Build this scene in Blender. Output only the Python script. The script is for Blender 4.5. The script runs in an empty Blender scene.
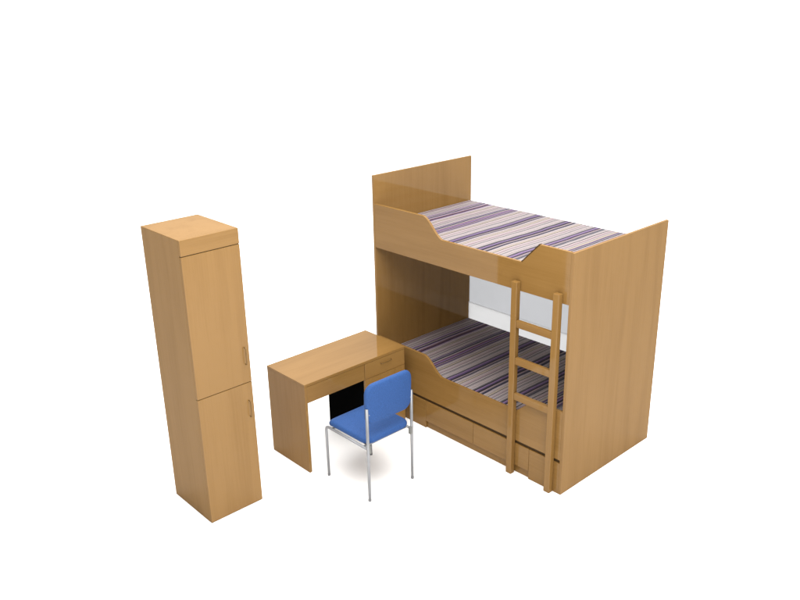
import bpy, bmesh, math, random
from mathutils import Matrix, Vector
random.seed(7)
S = bpy.context.scene
COL = S.collection

# ------------------------------------------------------------------ materials
def new_mat(name):
    m = bpy.data.materials.new(name); m.use_nodes = True
    nt = m.node_tree; nt.nodes.clear()
    out = nt.nodes.new('ShaderNodeOutputMaterial'); b = nt.nodes.new('ShaderNodeBsdfPrincipled')
    nt.links.new(b.outputs[0], out.inputs[0])
    return m, nt, b

def N(nt, t, **kw):
    n = nt.nodes.new(t)
    for k, v in kw.items(): setattr(n, k, v)
    return n

def wood(name, axis, base=(.192, .104, .031), rough=.040, spec=.11):
    """lacquered beech laminate, fine grain running along one axis"""
    m, nt, b = new_mat(name)
    L = nt.links.new
    tc = N(nt, 'ShaderNodeTexCoord'); info = N(nt, 'ShaderNodeObjectInfo')
    off = N(nt, 'ShaderNodeVectorMath', operation='SCALE'); off.inputs[3].default_value = 3.7
    comb = N(nt, 'ShaderNodeCombineXYZ')
    for i in range(3): L(info.outputs['Random'], comb.inputs[i])
    L(comb.outputs[0], off.inputs[0])
    add = N(nt, 'ShaderNodeVectorMath', operation='ADD')
    L(tc.outputs['Object'], add.inputs[0]); L(off.outputs[0], add.inputs[1])
    def grain(cross, along, detail, dist):
        mp = N(nt, 'ShaderNodeMapping')
        mp.inputs['Scale'].default_value = [along if i == axis else cross for i in range(3)]
        L(add.outputs[0], mp.inputs[0])
        n = N(nt, 'ShaderNodeTexNoise'); n.inputs['Scale'].default_value = 1
        n.inputs['Detail'].default_value = detail; n.inputs['Distortion'].default_value = dist
        L(mp.outputs[0], n.inputs['Vector']); return n
    g1 = grain(9, .8, 3, .6); g2 = grain(85, 2.2, 4, .2); g3 = grain(320, 14, 2, 0)
    mx = N(nt, 'ShaderNodeMath', operation='MULTIPLY_ADD'); mx.inputs[1].default_value = .55
    L(g2.outputs[0], mx.inputs[0]); L(g1.outputs[0], mx.inputs[2])
    mx2 = N(nt, 'ShaderNodeMath', operation='MULTIPLY_ADD'); mx2.inputs[1].default_value = .25
    L(g3.outputs[0], mx2.inputs[0]); L(mx.outputs[0], mx2.inputs[2])
    cr = N(nt, 'ShaderNodeValToRGB')
    e = cr.color_ramp.elements
    e[0].position = .55; e[0].color = (base[0]*.90, base[1]*.88, base[2]*.82, 1)
    e[1].position = 1.25 if False else 1.0; e[1].color = (base[0]*1.07, base[1]*1.085, base[2]*1.12, 1)
    L(mx2.outputs[0], cr.inputs[0]); L(cr.outputs[0], b.inputs['Base Color'])
    rr = N(nt, 'ShaderNodeMapRange'); rr.inputs[3].default_value = rough-.02; rr.inputs[4].default_value = rough+.03
    L(g1.outputs[0], rr.inputs[0]); L(rr.outputs[0], b.inputs['Roughness'])
    b.inputs['Specular IOR Level'].default_value = 0
    bp = N(nt, 'ShaderNodeBump'); bp.inputs['Strength'].default_value = .04; bp.inputs['Distance'].default_value = .0008
    L(g2.outputs[0], bp.inputs['Height']); L(bp.outputs[0], b.inputs['Normal'])
    # thin satin lacquer: a weak mirror coat over the laminate
    gl = N(nt, 'ShaderNodeBsdfGlossy'); L(rr.outputs[0], gl.inputs['Roughness']); L(bp.outputs[0], gl.inputs['Normal'])
    fr = N(nt, 'ShaderNodeFresnel'); fr.inputs[0].default_value = 1.5
    ml = N(nt, 'ShaderNodeMath', operation='MULTIPLY_ADD'); ml.inputs[1].default_value = spec; ml.inputs[2].default_value = .022; L(fr.outputs[0], ml.inputs[0])
    mix = N(nt, 'ShaderNodeMixShader'); L(ml.outputs[0], mix.inputs[0]); L(b.outputs[0], mix.inputs[1]); L(gl.outputs[0], mix.inputs[2])
    L(mix.outputs[0], [n for n in nt.nodes if n.type == 'OUTPUT_MATERIAL'][0].inputs[0])
    return m

def plain(name, col, rough=.5, spec=.4, metal=0, var=.06, scale=40, bump=0.0, bscale=900):
    m, nt, b = new_mat(name); L = nt.links.new
    tc = N(nt, 'ShaderNodeTexCoord'); n = N(nt, 'ShaderNodeTexNoise')
    n.inputs['Scale'].default_value = scale; n.inputs['Detail'].default_value = 4
    L(tc.outputs['Object'], n.inputs['Vector'])
    cr = N(nt, 'ShaderNodeValToRGB'); e = cr.color_ramp.elements
    e[0].position = .3; e[1].position = .7
    e[0].color = (*[c*(1-var) for c in col], 1); e[1].color = (*[c*(1+var) for c in col], 1)
    L(n.outputs[0], cr.inputs[0]); L(cr.outputs[0], b.inputs['Base Color'])
    b.inputs['Roughness'].default_value = rough; b.inputs['Metallic'].default_value = metal
    b.inputs['Specular IOR Level'].default_value = spec
    if bump:
        n2 = N(nt, 'ShaderNodeTexNoise'); n2.inputs['Scale'].default_value = bscale; n2.inputs['Detail'].default_value = 3
        L(tc.outputs['Object'], n2.inputs['Vector'])
        bp = N(nt, 'ShaderNodeBump'); bp.inputs['Strength'].default_value = bump; bp.inputs['Distance'].default_value = .002
        L(n2.outputs[0], bp.inputs['Height']); L(bp.outputs[0], b.inputs['Normal'])
    return m

def striped_fabric(name, seed):
    """woven cotton, narrow cream, grey, purple and navy stripes across the bed"""
    rnd = random.Random(seed)
    cream = (.240, .205, .206); rose = (.225, .165, .178); grey = (.085, .077, .086); lilac = (.140, .095, .172); ash = (.165, .150, .155)
    purple = (.062, .041, .088); navy = (.016, .015, .030); plum = (.080, .040, .066); dark = (.014, .012, .015); beige = (.240, .200, .165)
    stripes = []; x = 0.0
    while x < 2.02:
        for c, w in rnd.choice((
                [(cream, .026), (grey, .006), (beige, .018), (dark, .006), (cream, .022), (rose, .012), (grey, .008), (cream, .020), (dark, .005), (ash, .014), (cream, .020), (dark, .004), (cream, .014)],
                [(cream, .020), (dark, .006), (rose, .014), (grey, .010), (cream, .026), (ash, .008), (dark, .004), (cream, .022), (grey, .010), (cream, .018)],
                [(ash, .012), (cream, .024), (dark, .007), (cream, .012), (rose, .012), (dark, .005), (cream, .026), (grey, .008), (beige, .016)])):
            w *= rnd.uniform(.7, 1.35); stripes.append((x, c)); x += w
        for c, w in rnd.choice((
                [(purple, .012), (ash, .007), (navy, .010), (cream, .007), (plum, .012), (lilac, .012), (dark, .010), (rose, .008), (purple, .014), (grey, .010)],
                [(lilac, .014), (dark, .010), (cream, .008), (navy, .012), (lilac, .012), (cream, .007), (plum, .012), (dark, .010), (lilac, .010)],
                [(grey, .012), (dark, .008), (lilac, .012), (purple, .010), (dark, .012), (rose, .008), (grey, .012), (navy, .010)])):
            w *= rnd.uniform(.9, 1.8); stripes.append((x, c)); x += w
    m, nt, b = new_mat(name); L = nt.links.new
    tc = N(nt, 'ShaderNodeTexCoord'); sx = N(nt, 'ShaderNodeSeparateXYZ'); L(tc.outputs['Object'], sx.inputs[0])
    nz = N(nt, 'ShaderNodeTexNoise'); nz.inputs['Scale'].default_value = 5; nz.inputs['Detail'].default_value = 3
    L(tc.outputs['Object'], nz.inputs['Vector'])
    wob = N(nt, 'ShaderNodeMath', operation='MULTIPLY_ADD'); wob.inputs[1].default_value = .005
    L(nz.outputs[0], wob.inputs[0]); L(sx.outputs[0], wob.inputs[2])
    K = 7; seg = 2.05/K; prev = None
    for k in range(K):
        part = [(max(p, k*seg), c) for i, (p, c) in enumerate(stripes)
                if p < (k+1)*seg and (i+1 == len(stripes) or stripes[i+1][0] > k*seg)][:32]
        cr = N(nt, 'ShaderNodeValToRGB'); cr.color_ramp.interpolation = 'CONSTANT'
        el = cr.color_ramp.elements
        el.remove(el[1])
        el[0].position = 0; el[0].color = (*part[0][1], 1)
        for p, c in part[1:]:
            q = el.new(min(.9999, (p-k*seg)/seg)); q.color = (*c, 1)
        mr = N(nt, 'ShaderNodeMapRange'); mr.inputs[1].default_value = k*seg; mr.inputs[2].default_value = (k+1)*seg
        L(wob.outputs[0], mr.inputs[0]); L(mr.outputs[0], cr.inputs[0])
        if prev is None: prev = cr.outputs[0]
        else:
            gt = N(nt, 'ShaderNodeMath', operation='GREATER_THAN'); gt.inputs[1].default_value = k*seg
            L(wob.outputs[0], gt.inputs[0])
            mix = N(nt, 'ShaderNodeMixRGB'); L(gt.outputs[0], mix.inputs[0]); L(prev, mix.inputs[1]); L(cr.outputs[0], mix.inputs[2])
            prev = mix.outputs[0]
    # yarn mottling along the weave
    mp = N(nt, 'ShaderNodeMapping'); mp.inputs['Scale'].default_value = (420, 60, 60); L(tc.outputs['Object'], mp.inputs[0])
    wv = N(nt, 'ShaderNodeTexNoise'); wv.inputs['Scale'].default_value = 1; wv.inputs['Detail'].default_value = 3; L(mp.outputs[0], wv.inputs['Vector'])
    mr = N(nt, 'ShaderNodeMapRange'); mr.inputs[1].default_value = .25; mr.inputs[2].default_value = .75; mr.inputs[3].default_value = .78; mr.inputs[4].default_value = 1.2
    L(wv.outputs[0], mr.inputs[0])
    mul = N(nt, 'ShaderNodeVectorMath', operation='SCALE'); L(prev, mul.inputs[0]); L(mr.outputs[0], mul.inputs[3])
    L(mul.outputs[0], b.inputs['Base Color'])
    b.inputs['Roughness'].default_value = .85; b.inputs['Specular IOR Level'].default_value = .15
    bp = N(nt, 'ShaderNodeBump'); bp.inputs['Strength'].default_value = .35; bp.inputs['Distance'].default_value = .0015
    L(wv.outputs[0], bp.inputs['Height']); L(bp.outputs[0], b.inputs['Normal'])
    return m

WX, WY, WZ = (wood('beech laminate grain ' + n, a) for n, a in (('lengthwise', 0), ('crosswise', 1), ('upright', 2)))
SHADOW = plain('dark shade brown', (.05, .028, .010), .6, .1)  # dark colour standing in for shade in the reveal and door gaps
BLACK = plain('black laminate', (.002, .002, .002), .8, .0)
def frosted(name, refl, trans):
    """thin frosted white sheet: scatters the daylight behind it through to the front"""
    m, nt, b = new_mat(name); L = nt.links.new
    b.inputs['Base Color'].default_value = (*refl, 1); b.inputs['Roughness'].default_value = .4; b.inputs['Specular IOR Level'].default_value = .2
    tr = N(nt, 'ShaderNodeBsdfTranslucent'); tr.inputs[0].default_value = (*trans, 1)
    tc = N(nt, 'ShaderNodeTexCoord'); nz = N(nt, 'ShaderNodeTexNoise'); nz.inputs['Scale'].default_value = 3
    L(tc.outputs['Object'], nz.inputs['Vector'])
    mr = N(nt, 'ShaderNodeMapRange'); mr.inputs[3].default_value = .62; mr.inputs[4].default_value = .74; L(nz.outputs[0], mr.inputs[0])
    mix = N(nt, 'ShaderNodeMixShader'); L(mr.outputs[0], mix.inputs[0]); L(b.outputs[0], mix.inputs[1]); L(tr.outputs[0], mix.inputs[2])
    L(mix.outputs[0], [n for n in nt.nodes if n.type == 'OUTPUT_MATERIAL'][0].inputs[0])
    return m
WHITE = frosted('frosted white sheet', (.45, .455, .47), (.31, .315, .325))
WHITE2 = frosted('bright frosted white sheet', (.5, .5, .5), (.41, .41, .41))
BLUE = plain('blue upholstery fabric', (.019, .062, .195), .75, .25, var=.18, scale=160, bump=.5, bscale=700)
TUBE = plain('satin silver tube', (.235, .24, .25), .35, .35, metal=.35, var=.04, scale=20)
RUBBER = plain('grey plastic glide', (.16, .16, .165), .5, .3)
BRASS = plain('bronze handle metal', (.13, .072, .020), .35, .4, metal=.35, var=.1)
GREYP = plain('grey plastic bracket', (.14, .14, .13), .5, .3)
FABRIC = striped_fabric('striped woven cotton', 11)
FLOORM = plain('white studio floor', (.93, .93, .93), .8, .1, var=.015, scale=1.5)

# ------------------------------------------------------------------ mesh helpers
def bevel(bm, w, seg=2, faces=None):
    if w > 0:
        ed = [e for e in bm.edges if len(e.link_faces) == 2 and e.calc_face_angle(0) > .6]
        bmesh.ops.bevel(bm, geom=ed, offset=w, segments=seg, profile=.6, affect='EDGES', clamp_overlap=True)

def box_bm(x0, x1, y0, y1, z0, z1, bw=.0018, seg=2, bm=None):
    b = bmesh.new()
    bmesh.ops.create_cube(b, size=1)
    for v in b.verts:
        v.co = Vector((x0 + (v.co.x+.5)*(x1-x0), y0 + (v.co.y+.5)*(y1-y0), z0 + (v.co.z+.5)*(z1-z0)))
    bevel(b, bw, seg)
    if bm is None: return b
    me = bpy.data.meshes.new('tmp'); b.to_mesh(me); b.free(); bm.from_mesh(me); bpy.data.meshes.remove(me)
    return bm

def prism_xz(pts, y0, y1, bw=.0018):
    """outline in X-Z pushed through the board's thickness"""
    b = bmesh.new()
    f = b.faces.new([b.verts.new((x, y0, z)) for x, z in pts])
    r = bmesh.ops.extrude_face_region(b, geom=[f])
    for v in r['geom']:
        if isinstance(v, bmesh.types.BMVert): v.co.y = y1
    bmesh.ops.recalc_face_normals(b, faces=b.faces)
    bevel(b, bw, 2)
    return b

def tube_bm(pts, r, seg=16, bm=None, bend=.03):
    """round tube along a polyline with rounded bends and closed ends"""
    P = [Vector(p) for p in pts]; path = [P[0]]
    for i in range(1, len(P)-1):
        a, c = (P[i-1]-P[i]).normalized(), (P[i+1]-P[i]).normalized()
        d = min(bend, (P[i-1]-P[i]).length*.45, (P[i+1]-P[i]).length*.45)
        s, e = P[i]+a*d, P[i]+c*d
        for k in range(7):
            t = k/6; path.append(s*(1-t)**2 + P[i]*2*t*(1-t) + e*t*t)
    path.append(P[-1])
    b = bm or bmesh.new(); rings = []
    up = Vector((.31, .77, .2)).normalized()
    for i, p in enumerate(path):
        t = (path[min(i+1, len(path)-1)] - path[max(i-1, 0)]).normalized()
        u = t.cross(up).normalized(); w = t.cross(u).normalized()
        rings.append([b.verts.new(p + (u*math.cos(2*math.pi*k/seg) + w*math.sin(2*math.pi*k/seg))*r) for k in range(seg)])
    for A, B in zip(rings, rings[1:]):
        for k in range(seg): b.faces.new((A[k], A[(k+1) % seg], B[(k+1) % seg], B[k]))
    b.faces.new(rings[0]); b.faces.new(rings[-1])
    bmesh.ops.recalc_face_normals(b, faces=b.faces)
    return b

def pad_bm(outline, place, thick, round_=.018, crown=0.0):
    """upholstered pad: outline (u,v) points, rounded rim, slightly crowned; place(u,v,w) -> xyz"""
    b = bmesh.new(); n = len(outline)
    cu = sum(p[0] for p in outline)/n; cv = sum(p[1] for p in outline)/n
    def ring(k, w): return [b.verts.new(place(cu+(u-cu)*k[0], cv+(v-cv)*k[1], w)) for u, v in outline]
    hu = max(abs(p[0]-cu) for p in outline); hv = max(abs(p[1]-cv) for p in outline)
    rr = min(round_, thick/2); rings = []
    for side in (0, 1):
        pr = []
        for k in range(6):
            a = math.pi/2*k/5
            ins = rr*(1-math.sin(a)) if side == 0 else rr*(1-math.cos(a))
            w = rr*(1-math.cos(a)) if side == 0 else thick-rr+rr*math.sin(a)
            pr.append((ins, w))
        rings += [((1-i/hu, 1-i/hv), w) for i, w in pr]
    R = [ring(k, w) for k, w in rings]
    for k in (.8, .6, .4, .2):   # top, inward
        kk = (1-rr/hu)*k; R.append(ring((kk, (1-rr/hv)*k), thick + crown*(1-k*k)))
    low = []
    for A, B in zip(R, R[1:]):
        for i in range(n): b.faces.new((A[i], A[(i+1) % n], B[(i+1) % n], B[i]))
    b.faces.new(R[-1]); b.faces.new(list(reversed(R[0])))
    bmesh.ops.recalc_face_normals(b, faces=b.faces)
    return b

def obj(name, bm, mat, parent=None, smooth=False, loc=(0, 0, 0)):
    me = bpy.data.meshes.new(name); bm.to_mesh(me); bm.free(); me.materials.append(mat)
    if smooth:
        for p in me.polygons: p.use_smooth = True
    o = bpy.data.objects.new(name, me); COL.objects.link(o); o.location = loc
    if parent: o.parent = parent
    return o

def thing(name, label, cat, loc):
    o = bpy.data.objects.new(name, None); COL.objects.link(o); o.location = loc; o.empty_display_size = .2
    o['label'] = label; o['category'] = cat
    return o

def tag(o, label, cat, group=None):
    o['label'] = label; o['category'] = cat
    if group: o['group'] = group
    return o

def sheet_xz(x0, x1, y, z0, z1):
    b = bmesh.new(); b.faces.new([b.verts.new(p) for p in ((x0, y, z0), (x1, y, z0), (x1, y, z1), (x0, y, z1))]); return b

# ------------------------------------------------------------------ floor
b = bmesh.new(); bmesh.ops.create_grid(b, x_segments=8, y_segments=8, size=60)
fl = obj('floor', b, FLOORM); fl['kind'] = 'structure'

# ------------------------------------------------------------------ bunk bed   (foot corner at the origin, runs to -X, depth +Y)
BL, BW, T = 2.0, 1.178, .022
bed = thing('bunk_bed', 'double bunk bed in glossy beech wood with front ladder and two underbed drawers', 'bunk bed', (0, 0, 0))
obj('head_panel', box_bm(-BL-.010, -BL+.012, 0, BW, 0, 2.086), WZ, bed)
obj('foot_panel', box_bm(-T, 0, 0, BW, 0, 1.848), WZ, bed)
X0, X1 = -BL+.0125, -T-.0005

def rail_outline(zb, zl, zt, xa, xb, xc, xd):
    pts = [(X0, zb), (X1, zb), (X1, zt), (xd, zt), (xc, zl)]
    n = 12
    for k in range(n+1):
        t = k/n; s = .5-.5*math.cos(math.pi*t); s = .65*s + .35*t
        pts.append((xb+(xa-xb)*t, zl+(zt-zl)*s))
    pts.append((X0, zt))
    return pts
gr = obj('guard_rail', prism_xz(rail_outline(1.479, 1.695, 1.851, -1.414, -1.215, -.435, -.279), .0005, T), WX, bed)
obj('slope_strip', prism_xz([(-.431, 1.6955), (-.2815, 1.8495), (-.2875, 1.8545), (-.4385, 1.6990)], -.0005, T+.001, 0), SHADOW, gr)['label'] = 'thin dark strip on the sloping step'  # thin dark strip laid proud along the sloping cut
obj('side_rail', prism_xz(rail_outline(.280, .530, .672, -1.414, -1.215, -.435, -.279), .0005, T), WX, bed)
# decks that carry the mattresses
obj('bed_deck', box_bm(X0, X1, T+.001, BW-.021, 1.480, 1.500), WX, bed)
obj('bed_deck', box_bm(X0, X1, T+.001, BW-.021, .281, .301), WX, bed)
# back boards
obj('back_board', sheet_xz(X0, X1, BW-.008, .680, 1.600), WHITE, bed)
obj('back_rail', sheet_xz(X0, X1, BW-.016, .005, .684), WHITE2, bed)
# drawer level: fixed end boards, two drawer fronts, recessed plinth and a dark strip standing in for the gap's shade above
obj('end_board', box_bm(X0, -1.402, .0005, T, 0, .252), WX, bed)
obj('end_board', box_bm(-.300, X1, .0005, T, 0, .252), WX, bed)
for a, c in ((-1.399, -.865), (-.862, -.303)):
    d = obj('drawer', box_bm(a, c, .0005, T, .066, .252), WX, bed)
    bx = box_bm(a+.02, c-.02, T+.001, .70, .080, .235, .001); obj('drawer_box', bx, SHADOW, d)
obj('plinth', box_bm(-1.40, -.302, .016, .038, 0, .064), WX, bed)
obj('reveal_shade', box_bm(X0, X1, .012, .030, .2525, .2795, 0), SHADOW, bed)
# ladder
LX = (-.458, -.096)
bm = box_bm(LX[0]-.025, LX[0]+.025, -.045, -.002, 0, 1.552, .004, 3)
box_bm(LX[1]-.025, LX[1]+.025, -.045, -.002, 0, 1.552, .004, 3, bm)
lad = obj('ladder', bm, WZ, bed)      # the two stiles; the rungs are its sub-parts
for z in (1.240, .950, .664):
    obj('rung', box_bm(LX[0]+.0255, LX[1]-.0255, -.040, -.010, z-.027, z+.027, .004, 3), WX, lad)

# mattresses
def mattress_bm(Lx, Wy, H, seed):
    rnd = random.Random(seed)
    b = bmesh.new(); nx, ny = 90, 50
    bmesh.ops.create_cube(b, size=1)
    for v in b.verts: v.co = Vector(((v.co.x+.5)*Lx, (v.co.y+.5)*Wy, (v.co.z+.5)*H))
    bevel(b, .016, 4)
    top = [f for f in b.faces if f.normal.z > .99]
    bmesh.ops.subdivide_edges(b, edges=list({e for f in top for e in f.edges}), cuts=40, use_grid_fill=True)
    from mathutils import noise
    for v in b.verts:
        if v.co.z > H*.6:
            p = Vector((v.co.x*2.2+seed, v.co.y*2.2, 0))
            v.co.z += .006*noise.noise(p) + .0025*noise.noise(p*4)
    return b
G = 'striped mattresses of the bunk bed'
tag(obj('mattress', mattress_bm(X1-X0-.006, BW-.046, .182, 3), FABRIC, None, True, (X0+.003, T+.003, 1.5005)),
    'striped purple and cream mattress on the top bunk, beside the tall head panel', 'mattress', G)
tag(obj('mattress', mattress_bm(X1-X0-.006, BW-.046, .222, 8), FABRIC, None, True, (X0+.003, T+.003, .3015)),
    'striped mattress on the lower bunk, shaded under the top bunk', 'mattress', G)

# ------------------------------------------------------------------ wardrobe (door face to +X)
w = thing('wardrobe', 'tall narrow beech wardrobe with upper and lower doors, standing left of the desk', 'wardrobe', (-1.490, -2.018, 0))
WD, WW, WH = .515, .422, 2.061      # local: x from -WD to 0, y 0..WW
bm = box_bm(-WD, -.0225, 0, WW, 0, WH)
obj('body', bm, WZ, w)
obj('fascia', box_bm(-.022, 0, 0, WW, 1.9575, WH), WY, w)
def bow_handle(parent, y, z0, z1, x):
    bm = tube_bm([(x-.004, y, z0), (x+.020, y, z0), (x+.020, y, z1), (x-.004, y, z1)], .0030, 12, bend=.016)
    return obj('handle', bm, BRASS, parent, True)
ud = obj('door', box_bm(-.022, 0, 0, WW, .9655, 1.9515), WZ, w); bow_handle(ud, WW-.038, 1.105, 1.228, 0)
ld = obj('door', box_bm(-.022, 0, 0, WW, .004, .9605), WZ, w); bow_handle(ld, WW-.038, .703, .826, 0)
obj('gap_shade', box_bm(-.030, -.003, .003, WW-.003, .9607, .9653, 0), SHADOW, w)  # dark filler strips: the shade of the door gaps put into colour
obj('gap_shade', box_bm(-.030, -.003, .003, WW-.003, 1.9517, 1.9573, 0), SHADOW, w)

# ------------------------------------------------------------------ desk (drawer face to +X)
DX0, DX1, DY0, DY1, DH = -2.021, -1.528, -1.134, -.115, .753
dk = thing('desk', 'beech wood desk with thin drawers and closed right pedestal, standing against the bunk bed', 'desk', (DX1, DY0, 0))
D, W_ = DX1-DX0, DY1-DY0
obj('desk_top', box_bm(-D, 0, 0, W_, DH-.022, DH, .0025), WY, dk)
obj('side_panel', box_bm(-D+.001, -.001, .001, .023, 0, DH-.0225), WZ, dk)
PY = W_-.432
obj('pedestal', box_bm(-D+.003, -.022, PY+.0035, W_-.002, .0, DH-.0225), WZ, dk)
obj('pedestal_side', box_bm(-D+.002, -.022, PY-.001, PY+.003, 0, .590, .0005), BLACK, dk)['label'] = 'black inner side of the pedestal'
def cup(parent, y0, y1, z):
    bm = tube_bm([(-.003, y0, z), (.016, y0, z), (.016, y1, z), (-.003, y1, z)], .0032, 12, bend=.012)
    return obj('handle', bm, BRASS, parent, True)
d1 = obj('drawer', box_bm(-.020, -.001, .0235, PY-.002, .594, DH-.0245), WY, dk)
obj('drawer_box', box_bm(-.40, -.0205, .045, PY-.03, .610, DH-.05, .001), WX, d1)
d2 = obj('drawer', box_bm(-.020, -.001, PY+.002, W_-.002, .594, DH-.0245), WY, dk)
cup(d2, W_-.262, W_-.152, .686)
obj('cupboard_door', box_bm(-.020, -.001, PY+.002, W_-.002, .030, .591), WZ, dk)

# ------------------------------------------------------------------ chair (back to +X, faces the desk)
ch = thing('chair', 'blue upholstered chair with silver tube legs pushed up to the desk', 'chair', (-1.16, -.832, 0))
hx, hy = .240, .214
def rrect(u0, u1, v0, v1, r, n=6, rs=None):
    rs = rs or [r]*4; pts = []
    for (cu, cv, a0), r in zip(((u1-rs[0], v1-rs[0], 0), (u0+rs[1], v1-rs[1], 90), (u0+rs[2], v0+rs[2], 180), (u1-rs[3], v0+rs[3], 270)), rs):
        for k in range(n+1):
            a = math.radians(a0+90*k/n); pts.append((cu+r*math.cos(a), cv+r*math.sin(a)))
    return pts
def seat_z(u, v):      # waterfall front edge, slight dip where one sits
    return .447 - .030*max(0, (-u-.13)/.12)**2 - .010*max(0, 1-((u-.02)/.16)**2-(v/.17)**2)
obj('seat', pad_bm(rrect(-.250, .232, -.215, .215, .07), lambda u, v, t: (u, v, seat_z(u, v)+t), .048, .022, .006), BLUE, ch, True)
obj('seat_pan', box_bm(-.19, .19, -.17, .17, .428, .4385, .002), GREYP, ch)
def back_place(u, v, t):   # u across, v up; slight recline and curve around the sitter
    return (.212 + .03*(v-.60) - .35*u*u*0.6 + t, u, v)
obj('backrest', pad_bm(rrect(-.220, .216, .612, .928, .072), back_place, .042, .020, .004), BLUE, ch, True)
for s in (-1, 1):
    y = s*hy
    rl = obj('rear_leg', tube_bm([(hx, y, .012), (hx, y, .750)], .011), TUBE, ch, True)
    obj('glide', tube_bm([(hx, y, 0), (hx, y, .016)], .0118), RUBBER, rl, True)
    fr = obj('front_leg', tube_bm([(-hx, y, .012), (-hx-.004, y, .428), (hx-.011, y, .428)], .010, bend=.03), TUBE, ch, True)
    obj('glide', tube_bm([(-hx, y, 0), (-hx, y, .016)], .0108), RUBBER, fr, True)
    obj('bracket', box_bm(hx-.012, hx+.010, y-s*.011-.012, y-s*.011+.012, .392, .452, .003), GREYP, rl)
    obj('back_bolt', tube_bm([(.236, y-s*.006, .700), (.247, y-s*.02, .700)], .006), TUBE, rl, True)
obj('crossbar', tube_bm([(-.18, -hy, .424), (-.18, hy, .424)], .009), TUBE, ch, True)
obj('crossbar', tube_bm([(.18, -hy, .424), (.18, hy, .424)], .009), TUBE, ch, True)

# ------------------------------------------------------------------ light: white studio, large softbox overhead on the door side
W = bpy.data.worlds.new('World'); S.world = W; W.use_nodes = True
nt = W.node_tree; L = nt.links.new; bg = nt.nodes['Background']
tc = N(nt, 'ShaderNodeTexCoord'); sp = N(nt, 'ShaderNodeSeparateXYZ'); L(tc.outputs['Generated'], sp.inputs[0])
cr = N(nt, 'ShaderNodeValToRGB'); e = cr.color_ramp.elements
e[0].position = .0; e[0].color = (.70, .70, .705, 1); e[1].position = 1; e[1].color = (1, 1, 1, 1)
L(sp.outputs[2], cr.inputs[0])
# dome dimmed to darken the faces turned to it: towards -X -Y (wardrobe's plain side) and, less so, towards +X
prev = None
for d, lo in (((-.45, -.893, 0), .04), ((1, 0, 0), .30)):
    dot = N(nt, 'ShaderNodeVectorMath', operation='DOT_PRODUCT'); dot.inputs[1].default_value = d
    L(tc.outputs['Generated'], dot.inputs[0])
    mr = N(nt, 'ShaderNodeMapRange', interpolation_type='SMOOTHSTEP')
    mr.inputs[1].default_value = -.1; mr.inputs[2].default_value = .75; mr.inputs[3].default_value = 1; mr.inputs[4].default_value = lo
    L(dot.outputs['Value'], mr.inputs[0])
    if prev is None: prev = mr.outputs[0]
    else:
        ml = N(nt, 'ShaderNodeMath', operation='MULTIPLY'); L(prev, ml.inputs[0]); L(mr.outputs[0], ml.inputs[1]); prev = ml.outputs[0]
st = N(nt, 'ShaderNodeMath', operation='MULTIPLY'); st.inputs[1].default_value = 4.55
L(prev, st.inputs[0]); L(cr.outputs[0], bg.inputs[0]); L(st.outputs[0], bg.inputs[1])

def softbox(name, loc, target, size, power, col=(1, .97, .93)):
    l = bpy.data.lights.new(name, 'AREA'); l.shape = 'RECTANGLE'; l.size, l.size_y = size; l.energy = power; l.color = col
    o = bpy.data.objects.new(name, l); COL.objects.link(o); o.location = loc
    o.rotation_euler = (Vector(target)-Vector(loc)).to_track_quat('-Z', 'Y').to_euler()
    return o
softbox('key_softbox', (.8, -1.8, 5.1), (-.9, -.3, .8), (4.4, 4.4), 425)

# ------------------------------------------------------------------ camera
yaw, pitch, roll, f = .83, .3564, -.0198, 811.06
cy, sy, cp, sp_, cr_, sr_ = math.cos(yaw), math.sin(yaw), math.cos(pitch), math.sin(pitch), math.cos(roll), math.sin(roll)
h = Vector((-sy, cy, 0)); r = Vector((cy, sy, 0)); u = Vector((0, 0, 1))
fw = h*cp - u*sp_; up = h*sp_ + u*cp
r2 = r*cr_ + up*sr_; up2 = -r*sr_ + up*cr_
cam = bpy.data.cameras.new('camera'); co = bpy.data.objects.new('camera', cam); COL.objects.link(co)
cam.sensor_width = 36; cam.lens = f/800*36; cam.clip_end = 300; cam.clip_start = .05
M = Matrix((r2, up2, -fw)).transposed().to_4x4(); M.translation = Vector((2.962, -4.2604, 3.4333))
co.matrix_world = M
S.camera = co
S.view_settings.view_transform = 'Standard'; S.view_settings.look = 'None'
S.view_settings.exposure = 0; S.view_settings.gamma = 1
S.cycles.max_bounces = 8
